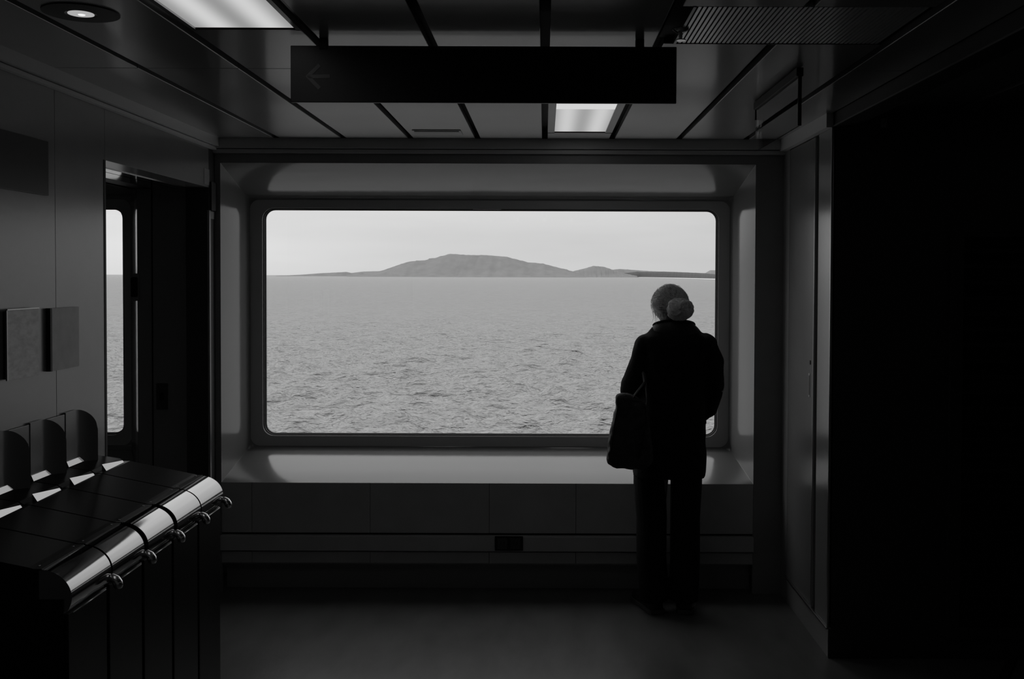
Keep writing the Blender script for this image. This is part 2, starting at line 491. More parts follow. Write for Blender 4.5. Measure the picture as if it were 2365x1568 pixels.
MB().box(hp.x - .012, hp.x + .012, YC - .004, YC, hp.z - .02, hp.z + .02, .001).build('hook_plate', 'steel', hk)
MB().tube([(hp.x, YC - .002, hp.z), (hp.x, YC - .03, hp.z - .012), (hp.x, YC - .04, hp.z), (hp.x, YC - .042, hp.z + .014)], .004, 8).build('hook_arm', 'steel', hk, True)

# ------------------------------------------------------------------ ceiling
PW = .352
ce = struct(MB().box(-5.3, 4.3, BACK, 5.75, CZ + .05, CZ + .1).build('ceiling', 'ceil_back'), 'strip panel ceiling with dark open joints')
GY0 = at_z(1620, 15, CZ).y; GY1 = at_z(1620, 101, CZ).y
LA = (.9, at_z(560, 70, CZ).y); LB = (at_z(1340, 222, CZ).y, at_z(1340, 308, CZ).y)
gap = .0145


def cpanel(x0, x1, y0, y1):
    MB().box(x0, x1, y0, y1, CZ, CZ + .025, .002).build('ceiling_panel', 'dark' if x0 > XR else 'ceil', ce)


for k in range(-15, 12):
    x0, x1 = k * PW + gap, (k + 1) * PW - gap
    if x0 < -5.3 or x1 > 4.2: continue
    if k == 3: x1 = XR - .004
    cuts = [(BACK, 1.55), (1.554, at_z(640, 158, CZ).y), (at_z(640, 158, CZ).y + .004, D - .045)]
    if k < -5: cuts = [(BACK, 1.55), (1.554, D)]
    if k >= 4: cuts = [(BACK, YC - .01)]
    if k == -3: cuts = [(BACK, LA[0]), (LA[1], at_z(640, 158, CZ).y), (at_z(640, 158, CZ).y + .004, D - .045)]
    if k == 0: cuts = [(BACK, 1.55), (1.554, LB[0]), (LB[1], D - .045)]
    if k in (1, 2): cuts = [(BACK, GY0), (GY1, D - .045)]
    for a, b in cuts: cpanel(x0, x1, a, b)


def light(k, y0, y1, m, label, inset):
    x0, x1 = k * PW + gap, (k + 1) * PW - gap
    t = empty('ceiling_light', ((x0 + x1) / 2, (y0 + y1) / 2, CZ), label, 'light', 'fluorescent panel lights in the ceiling')
    f = MB()
    i = inset
    f.box(x0, x0 + i, y0, y1, CZ, CZ + .025).box(x1 - i, x1, y0, y1, CZ, CZ + .025)
    f.box(x0, x1, y0, y0 + i * .6, CZ, CZ + .025).box(x0, x1, y1 - i * .6, y1, CZ, CZ + .025)
    f.build('light_frame', 'ceil', t)
    MB().box(x0 + i, x1 - i, y0 + i * .6, y1 - i * .6, CZ + .006, CZ + .018).build('light_diffuser', m, t)
    return t


light(-3, LA[0], LA[1], 'lightA', 'long glowing ceiling light panel set over the black counter units', .014)
lb_ = light(0, LB[0], LB[1], 'lightB', 'glowing ceiling light panel close to the window wall', .034)
yb_ = at_z(1340, 254, CZ).y
MB().box(.0145 + .034, PW - .0145 - .034, LB[0] + .02, yb_, CZ + .003, CZ + .0058).build('lamp_cover', 'lampcover', lb_)
# fine ribbed air grille
gx0 = at_z(1565, 101, CZ).x; gx1 = 2.95 * PW
gr = empty('air_grille', ((gx0 + gx1) / 2, (GY0 + GY1) / 2, CZ), 'ribbed ceiling air grille beside the hanging sign', 'grille')
MB().box(PW, 3 * PW - .005, GY0, GY1, CZ + .02, CZ + .03).build('grille_backing', 'ceil_back', gr)
g = MB()
n = int((gx1 - gx0) / .0135)
for i in range(n):
    x = gx0 + i * .0135
    g.box(x, x + .0085, GY0 + .004, GY1 - .004, CZ, CZ + .014)
tag(g.build('grille_ribs', 'rib', gr), kind='stuff')
MB().box(gx0 - .014, gx0 - .006, GY0, GY1, CZ - .002, CZ + .02).box(gx0 - .014, gx1, GY1 - .004, GY1, CZ - .002, CZ + .02).build('grille_frame', 'ceil', gr)
# slim slot vent near the window
sx0, sx1 = at_z(955, 303, CZ).x, at_z(1066, 303, CZ).x
sy0, sy1 = at_z(1010, 299, CZ).y, at_z(1010, 309, CZ).y
sv = empty('slot_vent', ((sx0 + sx1) / 2, (sy0 + sy1) / 2, CZ), 'slim slot vent in the ceiling near the window', 'vent')
MB().box(sx0, sx1, sy0, sy1, CZ - .006, CZ, .002).build('vent_plate', 'cornice', sv)
MB().box(sx0 + .01, sx1 - .01, sy0 + .008, sy0 + .03, CZ - .008, CZ - .005).build('vent_slot', 'black', sv)
# downlight
dc = at_z(187, 28, CZ)
dl = empty('downlight', (dc.x, dc.y, CZ), 'small round downlight in the dark ceiling corner', 'light')
autosmooth(MB().lathe((dc.x, dc.y, CZ), [(.10, 0), (.10, -.004), (.042, -.006), (.036, .0)], 40).build('trim_ring', 'dark', dl))
MB().lathe((dc.x, dc.y, CZ), [(.034, -.006), (.034, -.004)], 32).build('lens', 'lens', dl)
MB().ell((dc.x, dc.y + .004, CZ - .006), (.010, .010, .003), 16, 8).build('lamp', 'lamp', dl, True)
# sprinkler
sp = at_z(1572, 66, CZ)
sk = empty('sprinkler', (sp.x, sp.y, CZ), 'small metal sprinkler head beside the ribbed ceiling grille', 'sprinkler')
MB().lathe((sp.x, sp.y, CZ), [(.024, 0), (.024, -.004), (.014, -.010), (.010, -.012)], 24).build('escutcheon', 'hook', sk, True)
MB().lathe((sp.x, sp.y, CZ), [(.006, -.010), (.005, -.030), (.015, -.032), (.015, -.035)], 20).build('deflector', 'hook', sk)

# ------------------------------------------------------------------ hanging sign
SY = 3.04
s0 = at_y(671, 236, SY); s1 = at_y(1563, 108, SY)
sg = empty('hanging_sign', ((s0.x + s1.x) / 2, SY, s0.z), 'long black hanging sign with a faint grey left arrow', 'sign')
MB().box(s0.x, s1.x, SY, SY + .012, s0.z, s1.z, .002).build('sign_board', 'sign', sg)
for px in (747, 1478):
    x = at_y(px, 100, SY).x
    MB().box(x - .013, x + .013, SY - .002, SY + .014, s1.z - .012, CZ, .002).build('sign_hanger', 'black', sg)
P = lambda px, py: at_y(px, py, SY - .0015)
am = MB()


def bar(m, p, q, w):
    d = (q - p).normalized(); n_ = Vector((-d.z, 0, d.x)) * w
    m.add([p - n_, q - n_, q + n_, p + n_], [(0, 1, 2, 3)])


bar(am, P(714, 177), P(762, 176), .0055); bar(am, P(709, 178), P(738, 150), .0055); bar(am, P(709, 174), P(738, 204), .0055)
am.build('sign_arrow', 'sign_mark', sg)

# ------------------------------------------------------------------ glass blade sign on the ceiling
BX = .872
b0 = at_x(1747, 240, BX); b1 = at_x(1848, 170, BX)
bz = at_x(1850, 288, BX).z
bs = empty('blade_sign', (BX, (b0.y + b1.y) / 2, bz), 'clear blade sign under a dark rail hung along the ceiling', 'sign')
MB().box(BX - .012, BX + .012, b1.y, b0.y, CZ - .034, CZ - .004, .003).build('sign_rail', 'black', bs)
MB().box(BX - .003, BX + .003, b1.y + .004, b0.y - .004, bz, CZ - .034).build('sign_plate', 'acrylic', bs)
MB().box(BX - .006, BX + .006, b1.y, b1.y + .006, bz, CZ - .03).build('sign_end_strip', 'black', bs)
MB().box(BX - .006, BX + .006, b0.y - .006, b0.y, CZ - .075, CZ - .03).build('sign_end_strip', 'black', bs)
for q in (.22, .78):
    y = b1.y + (b0.y - b1.y) * q
    MB().box(BX - .008, BX + .008, y - .02, y + .02, CZ - .006, CZ).build('rail_mount', 'black', bs)

# ------------------------------------------------------------------ things on the doorway wall
pz0 = at_x(104, 452, XL).z; py1 = at_x(104, 452, XL).y
ws = empty('wall_sign', (XL, py1 - .45, pz0), 'flat dark sign plate high on the grey doorway wall', 'sign')
MB().box(XL, XL + .014, py1 - .62, py1, pz0, pz0 + .19, .002).build('sign_plate', 'sign', ws)


def holder(px0, px1, py0, py1_, m, label, stand):
    a = at_x(px0, 760, XL + stand).y; b = at_x(px1, 760, XL + stand).y
    z1 = at_x(px0, py0, XL + stand).z; z0 = at_x(px0, py1_, XL + stand).z
    t = empty('notice_holder', (XL, (a + b) / 2, z0), label, 'notice', 'framed notices on the doorway wall')
    MB().box(XL, XL + stand, a + .006, b - .004, z0 + .004, z1 - .004).build('backing', 'black', t)
    MB().box(XL + stand, XL + stand + .002, a, b, z0, z1).build('notice_sheet', m, t)
    e = MB()
    e.box(XL + stand, XL + stand + .005, a - .004, a, z0, z1)
    if m == 'paper': e.box(XL + stand, XL + stand + .005, a, b, z1, z1 + .004)
    e.build('holder_edge', 'rubber' if m == 'paper2' else 'alu', t)
    return t


holder(14, 88, 717, 880, 'paper', 'pale printed notice standing off the grey wall', .014)
nh = holder(117, 181, 712, 858, 'paper2', 'grey notice with a black edge and shadow strip beside the pale printed notice', .006)
a = at_x(113, 712, XL + .008); b = at_x(113, 858, XL + .008)
MB().box(XL, XL + .016, a.y - .007, a.y + .006, b.z, a.z).build('gap_shadow_strip', 'black', nh)  # black strip standing in for the shadow gap beside the holder
# small sticker on the lintel and on the corner cover
for (px, pa, pb, nm) in ((477, 388, 428, 'small pale sticker above the doorway corner'), (491, 488, 507, 'tiny label on the doorway corner post')):
    a = at_x(px - 6, pa, XL); b = at_x(px + 6, pb, XL)
    off = .0 if px < 480 else .002
    ym = min(b.y, D - .02)
    st = MB().box(XL + off, XL + off + .0015, a.y, ym, b.z, a.z).build('sticker', 'paper2')
    tag(st, nm, 'sticker')
# latch box on the edge of the second window niche
lb = at_y(318, 640, D - .01); lb2 = at_y(304, 686, D - .01)
lt = empty('latch_box', ((lb.x + lb2.x) / 2, D, lb2.z), 'small black latch box on the edge of the second window', 'latch')
MB().box(lb2.x, lb.x, D - .03, D + .03, lb2.z, lb.z, .008).build('latch_body', 'black', lt)
MB().box(lb2.x + .004, lb.x + .006, D - .012, D - .002, lb2.z - .02, lb.z + .02, .002).build('latch_plate', 'alu', lt)
# light switch on wall between windows
sw = at_y(375, 915, D)
so = empty('wall_switch', (sw.x, D, sw.z - .06), 'dark wall switch seen through the doorway', 'switch')
MB().box(sw.x - .03, sw.x + .03, D - .010, D, sw.z - .07, sw.z + .07, .003).build('switch_plate', 'dark', so)
MB().box(sw.x - .012, sw.x + .012, D - .016, D - .009, sw.z - .02, sw.z + .02, .003).build('switch_rocker', 'black', so)
# power outlet on the channel
o0 = at_y(1143, 1271, D - .03); o1 = at_y(1208, 1238, D - .03)
po = empty('power_outlet', ((o0.x + o1.x) / 2, D - .03, o0.z), 'black double power outlet on the cable channel under the window', 'outlet')
MB().box(o0.x, o1.x, D - .038, D - .03, o0.z, o1.z, .002).build('outlet_plate', 'black', po)
for q in (.27, .73):
    cx = o0.x + (o1.x - o0.x) * q; cz = (o0.z + o1.z) / 2
    so_ = MB().box(cx - .027, cx + .027, D - .040, D - .037, cz - .029, cz + .029, .001).build('socket', 'dark', po)
    for dx in (-.009, .009):
        MB().box(cx + dx - .002, cx + dx + .002, D - .0415, D - .0395, cz - .004, cz + .012).build('slot', 'black', so_)
    MB().lathe((cx, D - .040, cz - .012), [(.004, 0), (.004, .001)], 10).build('earth_hole', 'black', so_)

# ------------------------------------------------------------------ counter units
UY1, PIT = 3.86, .25
XB, XF = XL + .004, -1.262
names = ['black counter unit with rounded steel front, end one next to the doorway', 'black counter unit with rounded steel front, second from the doorway',
         'black counter unit with rounded steel front, third from the doorway', 'black counter unit with rounded steel front, fourth from the doorway',
         'black counter unit with rounded steel front, fifth from the doorway']


def counter_unit(i):
    y1 = UY1 - i * PIT; y0 = y1 - PIT
    t = empty('counter_unit', ((XB + XF) / 2, (y0 + y1) / 2, 0), names[i], 'counter', 'row of black counter units along the doorway wall')
    e = .004
    MB().box(XB, XF - .006, y0 + e, y1 - e, 0.06, .84).build('body', 'gloss_black', t)
    MB().box(XB + .03, XF - .03, y0 + e, y1 - e, 0, .06).build('plinth', 'black', t)
    MB().box(XF - .006, XF + .004, y0 + .008, y1 - .008, .08, .80, .003).build('front_panel', 'gloss_black', t)
    # sloping deck: dished tray, lip and long black slope
    deck = [(XB, 1.0), (XB + .10, .985), (XB + .115, .975), (XB + .14, .975), (-1.36, .925), (-1.335, .918), (-1.335, .84), (XB, .84)]
    MB().prism_y(deck, y0 + e, y1 - e).build('deck', 'gloss_black', t)
    # rolled front
    cx, cz, rx, rz = -1.335, .845, .088, .074
    arc = [(cx + rx * math.sin(R(a_)), cz + rz * math.cos(R(a_))) for a_ in range(0, 121, 6)]
    poly = arc + [(arc[-1][0] - .03, arc[-1][1]), (cx, arc[-1][1])]
    g0 = .012 if i in (1, 2) else .002
    nz_ = MB().prism_y(poly, y0 + e + g0, y1 - e - (.012 if i in (2, 3) else 0)).build('rolled_front', 'chrome', t)
    autosmooth(nz_, 40)
    # dark cap strip along the top of the roll, with a rivet
    MB().box(cx - .016, cx + .010, y0 + e, y1 - e, .9175, .9215, .001).build('cap_strip', 'rubber', t)
    MB().ell((cx - .010, y1 - .03, .922), (.004, .004, .002), 10, 6).build('rivet', 'chrome', t, True)
    MB().ell((cx - .010, y0 + .03, .922), (.004, .004, .002), 10, 6).build('rivet', 'chrome', t, True)
    # under-rail and end hook
    MB().tube([(XF + .012, y0 + .02, .800), (XF + .012, y1 - .035, .800)], .0022, 8).build('under_rail', 'steel', t, True)
    hy = y1 - .012
    MB().tube([(XF - .004, hy, .822), (XF + .010, hy, .826), (XF + .022, hy, .826), (XF + .031, hy, .821), (XF + .037, hy, .812), (XF + .039, hy, .803), (XF + .0395, hy, .797), (XF + .0397, hy, .7945)],
              [.009, .011, .0125, .0135, .014, .0135, .010, .004], 18).build('end_hook', 'hook', t, True)
    # concave arched back
    N = 30
    yy0, yy1 = y0 + .004, y1 - .08
    top, rr = 1.195, .085
    cols_f, cols_b = [], []
    for j in range(N + 1):
        u = j / N
        y = yy0 + (yy1 - yy0) * u
        x = XB + .008 + .042 * max(0, (u - .45) / .55) ** 1.6
        dtop = yy1 - y
        zt = top if dtop > rr else top - rr + math.sqrt(max(0, rr * rr - (rr - dtop) ** 2))
        cols_f.append([(x, y, .99 + (zt - .99) * q) for q in [k / 8 for k in range(9)]])
        cols_b.append([(max(XB, x - .022), y + .003, .99 + (zt - .99) * q) for q in [k / 8 for k in range(9)]])
    m_ = MB()
    m_.loft(cols_f, False, False); m_.loft(cols_b, False, False)
    # close edges
    edge_f = [c[-1] for c in cols_f] + [c for c in reversed(cols_f[-1][:-1])]
    edge_b = [c[-1] for c in cols_b] + [c for c in reversed(cols_b[-1][:-1])]
    m_.loft([edge_f, edge_b], False, False)
    bo = m_.build('arched_back', 'backs', t, True)
    autosmooth(bo, 50)
    MB().box(XB, XB + .006, y0, y1 - (.13 if i == 0 else .001), .99, 1.19, .001).build('splashback', 'backs', t)
    # steel strip at the foot of the back and wedge lip on the deck, shaped to draw a window glint
    MB().prism_y([(XB + .006, .998), (XB + .020, .998), (XB + .012, 1.017), (XB + .006, 1.017)], y0 + .0, y1 - .09).build('back_strip', 'chrome', t)
    x = XB + .118
    MB().loft([[(x, y0 + .05, .999), (x + .018, y0 + .05, .972), (x + .018, y0 + .05, .968), (x, y0 + .05, .968)],
               [(x + .004, y1 - .03, .982), (x + .010, y1 - .03, .974), (x + .010, y1 - .03, .968), (x + .004, y1 - .03, .968)]]).build('wedge_lip', 'chrome', t)
    return t


MT['backs'] = mat('satin_grey_back', .15, .22, .0, .6)
for i in range(5): counter_unit(i)

# ------------------------------------------------------------------ person
PX, PY = .667, 5.03
PS = F / PY                     # pixels per metre at the person


def lx(px): return (px - VPX) / PS - PX
def lz(py): return EYE - (py - VPY) / PS


person = empty('person', (PX, PY, 0), 'person in dark coat with grey hair in a bun, looking out the window', 'person')


def ring(z, x0, x1, y0, y1, n=28, e=2.4, tilt=0):
    cx, cy, rx, ry = (x0 + x1) / 2, (y0 + y1) / 2, (x1 - x0) / 2, (y1 - y0) / 2
    L = []
    for k in range(n):
        a = 6.28318 * k / n; c, s = math.cos(a), math.sin(a)
        L.append((PX + cx + rx * math.copysign(abs(c) ** (2 / e), c), PY + cy + ry * math.copysign(abs(s) ** (2 / e), s), z + tilt * s))
    return L


def pp(*l): return [(PX + a, PY + b, c) for a, b, c in l]


hipz = lz(1098)
# body (continuous figure: head with face, neck, trunk, arms with hands, legs)
B = MB()
HC = (lx(1551), .035, lz(704))
B.ell((PX + HC[0], PY + HC[1], HC[2]), (.074, .092, .108), 24, 16)
B.ell((PX + HC[0], PY + HC[1] + .03, HC[2] - .045), (.056, .062, .062), 20, 12)       # jaw
B.tube(pp((HC[0], HC[1] + .088, HC[2] + .005), (HC[0], HC[1] + .112, HC[2] - .022)), [.008, .014], 8)   # nose
B.tube(pp((HC[0] - .024, HC[1] + .088, HC[2] - .055), (HC[0], HC[1] + .096, HC[2] - .055), (HC[0] + .024, HC[1] + .088, HC[2] - .055)), .008, 8)  # mouth
for sx in (-1, 1):
    B.ell((PX + HC[0] + sx * .076, PY + HC[1] + .0, HC[2] - .02), (.010, .020, .030), 12, 8)    # ears
    B.ell((PX + HC[0] + sx * .03, PY + HC[1] + .078, HC[2] + .012), (.014, .012, .010), 10, 8)  # eyes
B.tube(pp((HC[0], .01, 1.50), (lx(1556), -.005, 1.36)), [.052, .062], 16)
B.loft([ring(z, a, b, c, d) for z, a, b, c, d in ((.74, -.15, .13, -.10, .11), (.95, -.15, .13, -.11, .10), (1.15, -.12, .11, -.09, .10), (1.30, -.15, .16, -.09, .10), (1.39, -.10, .12, -.06, .05))])
for (c0, kx, fx) in ((lx(1514), lx(1513), -.10), (lx(1585), lx(1583), .075)):
    B.tube(pp((c0, 0, .80), (c0, .01, .62), (kx, .015, .42), (kx, -.005, .25), (fx, -.01, .07)), [.080, .068, .050, .048, .032], 14)
    B.tube(pp((fx, -.03, .055), (fx, .06, .045), (fx + (-.02 if fx < 0 else .01), .17, .035)), [.034, .034, .026], 10)
ARM = {1: [(lx(1640) - .02, 0, lz(790)), (.212, -.01, 1.13), (.175, .13, .985), (.150, .185, .945)],
       -1: [(lx(1482) + .02, 0, lz(790)), (-.215, -.01, 1.145), (-.185, .13, 1.10), (-.160, .22, 1.10)]}
for s_, A in ARM.items():
    B.tube(pp(*A), [.034, .032, .028, .025], 14)
    w = Vector(A[-1]); dirv = (Vector(A[-1]) - Vector(A[-2])).normalized()
    side = Vector((-s_ * .75, .2, -.2)).normalized()
    B.tube(pp(tuple(w), tuple(w + dirv * .045), tuple(w + dirv * .085)), [(.030, .018), (.036, .018), (.034, .014)], 12)
    wid = dirv.cross(Vector((0, 0, 1))).normalized()
    for k, ln in enumerate((.062, .072, .068, .052)):
        base = w + dirv * .080 + wid * (k - 1.5) * .0195
        B.tube(pp(tuple(base), tuple(base + dirv * ln * .45 + Vector((0, 0, -.008))), tuple(base + dirv * ln * .75 + Vector((0, 0, -.030))), tuple(base + dirv * ln * .7 + Vector((0, 0, -.050)))), [.0085, .008, .0075, .0065], 8)
    th = w + dirv * .03 - wid * .030 * s_
    B.tube(pp(tuple(th), tuple(th + dirv * .03 - wid * .018 * s_ + Vector((0, 0, -.006))), tuple(th + dirv * .058 - wid * .016 * s_ + Vector((0, 0, -.022)))), [.011, .010, .008], 8)
bo = B.build('body', 'skin', person, True)
mod(bo, 'REMESH', mode='VOXEL', voxel_size=.006, use_smooth_shade=True)
# trousers
T = MB()
for (c0, kx, fx, r0_, r1_) in ((lx(1503), lx(1508), lx(1514), .084, .080), (lx(1588), lx(1586), lx(1583), .082, .078)):
    T.tube(pp((c0, 0, .82), (c0, .005, lz(1117)), (kx, .01, .48), (kx, .0, .28), (fx, -.01, .06)), [(.10, .082), (.094, r0_ - .002), (.088, r1_ - .002), (.085, .076), (.088, .074)], 20)
T.loft([ring(z, a, b, -.115, .12) for z, a, b in ((.72, lx(1470), lx(1624)), (.80, lx(1474), lx(1626)), (.98, lx(1480), lx(1622)))])
to = T.build('trousers', 'trousers', person, True)
mod(to, 'REMESH', mode='VOXEL', voxel_size=.006, use_smooth_shade=True)
mod(to, 'SMOOTH', factor=.5, iterations=2)
# shoes
for (px, sgn, yaw) in ((1508, -1, 18), (1588, 1, -8)):
    cx = lx(px)
    ca, sa = math.cos(R(yaw)), math.sin(R(yaw))
    up_, so_ = MB(), MB()
    prof = [(-.085, .030, .075), (-.06, .036, .095), (0, .038, .090), (.07, .043, .062), (.13, .044, .048), (.17, .034, .036), (.185, .015, .024)]
    LU, LS = [], []
    for (yy, hw, hz) in prof:
        U = []
        for k in range(14):
            a_ = 6.28318 * k / 14
            x_, z_ = hw * math.cos(a_), .022 + hz * max(0, math.sin(a_)) ** .8 * .9 if math.sin(a_) > 0 else .018
            U.append((PX + cx + x_ * ca - yy * sa, PY + .02 + x_ * sa + yy * ca, z_))
        LU.append(U)
        hw2 = hw + .006
        LS.append([(PX + cx + q * hw2 * ca - yy * sa * 1.02, PY + .02 + q * hw2 * sa + yy * ca * 1.02, z_) for q, z_ in ((-1, .002), (1, .002), (1, .024), (-1, .024))])
    so = up_.loft(LU).build('shoe', 'shoe', person, True)
    so_.loft(LS).build('sole', 'sole', so)
# coat: trunk and sleeves in one garment
C = MB()
tr = [(hipz, lx(1463), lx(1630), -.150, .140), (lz(1060), lx(1466), lx(1632), -.150, .145), (lz(1000), lx(1470), lx(1631), -.145, .145), (lz(940), lx(1478), lx(1630), -.135, .14),
      (lz(880), lx(1485), lx(1632), -.13, .135), (lz(830), lx(1484), lx(1640), -.13, .13), (lz(797), lx(1478), lx(1645), -.12, .12), (lz(780), lx(1480), lx(1640), -.105, .10), (lz(768), lx(1498), lx(1622), -.085, .085), (lz(752), lx(1508), lx(1608), -.065, .075)]
C.loft([ring(*q) for q in tr])
ro = lx(1672); lo = lx(1434)
C.tube(pp((lx(1634), 0, lz(790)), (lx(1643), -.005, lz(830)), (ro - .058, -.012, lz(890)), (ro - .062, .02, lz(912)), (lx(1640), .08, lz(945)), (lx(1622), .14, lz(962)), (lx(1612), .165, lz(972))),
       [.050, .062, .060, .060, .056, .050, .046], 18)
C.tube(pp((lx(1488), 0, lz(793)), (lx(1484), -.005, lz(830)), (lo + .060, -.012, lz(885)), (lo + .058, .02, lz(900)), (lx(1472), .11, lz(912)), (lx(1485), .19, lz(912))),
       [.050, .060, .060, .058, .054, .050], 18)
C.tube(pp((lx(1634), 0.05, lz(975)), (lx(1630), .03, lz(985))), [.012, .010], 8)
C.ell((PX + lx(1630), PY, lz(795)), (.062, .075, .060), 20, 12)
C.ell((PX + lx(1491), PY, lz(798)), (.060, .075, .058), 20, 12)
co_ = C.build('coat', 'coat', person, True)
mod(co_, 'REMESH', mode='VOXEL', voxel_size=.009, use_smooth_shade=True)
mod(co_, 'SMOOTH', factor=.5, iterations=3)
tx = bpy.data.textures.new('coat_folds', 'CLOUDS'); tx.noise_scale = .11
mod(co_, 'DISPLACE', texture=tx, strength=.016, mid_level=.5, texture_coords='LOCAL')
# collar: standing, folded, with rolled edge
N = 40
Lb, Lm, Lt, Li, Lj = [], [], [], [], []
ecurve = []
for k in range(N):
    a_ = 6.28318 * k / N; c, s = math.cos(a_), math.sin(a_)
    cx = lx(1560)
    back = max(0, -s)
    zt = lz(750) + (lz(737) - lz(750)) * back - .010 * max(0, s)
    Lb.append((PX + cx + .128 * c, PY + .0 + .092 * s, lz(772)))
    Lm.append((PX + cx + .125 * c, PY + .0 + .092 * s, lz(762)))
    Lt.append((PX + cx - .006 + .104 * c, PY + .005 + .080 * s, zt))
    Li.append((PX + cx - .006 + .088 * c, PY + .005 + .066 * s, zt + .001))
    Lj.append((PX + cx + .085 * c, PY + .0 + .062 * s, lz(772)))
    ecurve.append((PX + cx - .006 + .103 * c, PY + .005 + .079 * s, zt))
col_o = MB().loft([Lb, Lm, Lt, Li, Lj], True, False).build('collar', 'collar', person, True)
MB().tube(ecurve + ecurve[:2], .006, 8, False).build('collar_edge', 'coat', col_o, True)
# hair: cap, bun and loose strands
Hm = MB()
hc = (PX + lx(1549), PY + .022, lz(703))
Hm.ell(hc, (.090, .104, .101), 72, 40)
cap = Hm.build('hair', 'hair', person, True)
cme = cap.data
off = person.location
for v_ in cme.vertices:
    q = Vector(v_.co) + off - Vector(hc)
    if q.z < 0: q.x *= 1 - .16 * (-q.z / .10); q.y = q.y * (1 - .10 * (-q.z / .1))
    if q.y > .045: q.y = .045 + (q.y - .045) * .35
    ang = math.atan2(q.z, q.x)
    q *= 1 + .016 * math.sin(ang * 17 + q.y * 25) + .012 * math.sin(ang * 29 - q.y * 50) + random.uniform(-.008, .008)
    v_.co = q + Vector(hc) - off
bc = (PX + lx(1566), PY - .082, lz(712))
bn = MB()
NL, NK = 30, 80
loops = []
for i in range(1, NL):
    a_ = math.pi * i / NL; L = []
    for k in range(NK):
        b_ = 6.28318 * k / NK
        rr = 1 + .06 * math.sin(3 * b_ + 5 * a_) + .04 * math.sin(7 * b_ + 7 * a_) + .025 * math.sin(17 * b_ + 11 * a_)
        L.append((bc[0] + .066 * rr * math.sin(a_) * math.cos(b_), bc[1] - .042 * rr * math.cos(a_), bc[2] + .056 * rr * math.sin(a_) * math.sin(b_)))
    loops.append(L)
bun = bn.loft(loops).build('hair_bun', 'bun', person, True)
random.seed(3)
sm = MB()
for i in range(230):
    a_ = random.uniform(-.15, math.pi + .15); fy = random.uniform(-.02, .07)
    c, s = math.cos(a_), math.sin(a_)
    k_ = random.uniform(1.0, 1.035)
    p0 = Vector((hc[0] + .095 * c * k_, hc[1] + fy, hc[2] + .098 * s * k_))
    p3 = Vector((bc[0] + random.uniform(-.05, .04), bc[1] + .02, bc[2] + random.uniform(-.02, .05)))
    pts = []
    for j in range(6):
        t_ = j / 5
        p = p0.lerp(p3, t_)
        q = p - Vector(hc)
        e_ = math.sqrt((q.x / .096) ** 2 + (q.y / .104) ** 2 + (q.z / .100) ** 2)
        q = q / max(e_, .3) * k_
        pts.append(Vector(hc) + q)
    sm.tube(pts, [.0009] * 5 + [.0004], 3, False)
for i in range(420):    # fine loose hairs around the crown
    a_ = random.uniform(-.5, math.pi + .4); fy = random.uniform(-.09, .05)
    k_ = math.sqrt(max(.05, 1 - (fy / .104) ** 2))
    d_ = Vector((math.cos(a_), 0, math.sin(a_)))
    p = Vector((hc[0] + .089 * k_ * d_.x, hc[1] + fy, hc[2] + .1 * k_ * d_.z))
    tn = Vector((-d_.z, random.uniform(-.8, .8), d_.x)) * random.choice((-1, 1))
    sm.tube([p, p + d_ * .005 + tn * .008, p + d_ * random.uniform(.003, .010) + tn * .02], [.0007, .0006, .0003], 3, False)
for i in range(40):     # flyaway ends at the nape and temples
    x_ = random.uniform(-.09, .05); z_ = lz(728) + random.uniform(-.01, .03)
    p = Vector((hc[0] + x_, hc[1] - .05 + random.uniform(-.03, .03), z_))
    sm.tube([p + Vector((0, 0, .05)), p, p + Vector((random.uniform(-.012, .012), -.005, -.03))], [.0008, .0008, .0003], 3, False)
for i in range(60):
    b_ = random.uniform(0, 6.28)
    pts = []
    for j in range(7):
        a_ = .25 + j / 6 * 1.9; bb = b_ + j * .16
        pts.append((bc[0] + .0675 * math.sin(a_) * math.cos(bb), bc[1] - .043 * math.cos(a_), bc[2] + .0575 * math.sin(a_) * math.sin(bb)))
    sm.tube(pts, [.0011] * 7, 3, False)
tag(sm.build('hair_strands', 'strand', cap, True), kind='stuff')

# ------------------------------------------------------------------ tote bag on the person's arm
BY = PY - .235


def bq(px, py, y=BY): return at_y(px, py, y)


bag = empty('tote_bag', tuple(bq(1450, 1076)), 'dark canvas tote bag hanging from the person\'s left arm', 'bag')
outl = [(1463, 1078), (1432, 1075), (1408, 1070), (1404, 1058), (1407, 1030), (1412, 995), (1417, 972), (1423, 950), (1425, 924), (1426, 919), (1430, 918), (1448, 914), (1472, 918), (1490, 940), (1498, 985), (1503, 1030), (1504, 1066), (1488, 1076)]
bm_ = MB()


def blob(y, s, px0=1455, py0=1000):
    s = s * 1.07
    return [tuple(bq(px0 + (a - px0) * s, py0 + (b - py0) * s, y)) for a, b in outl]


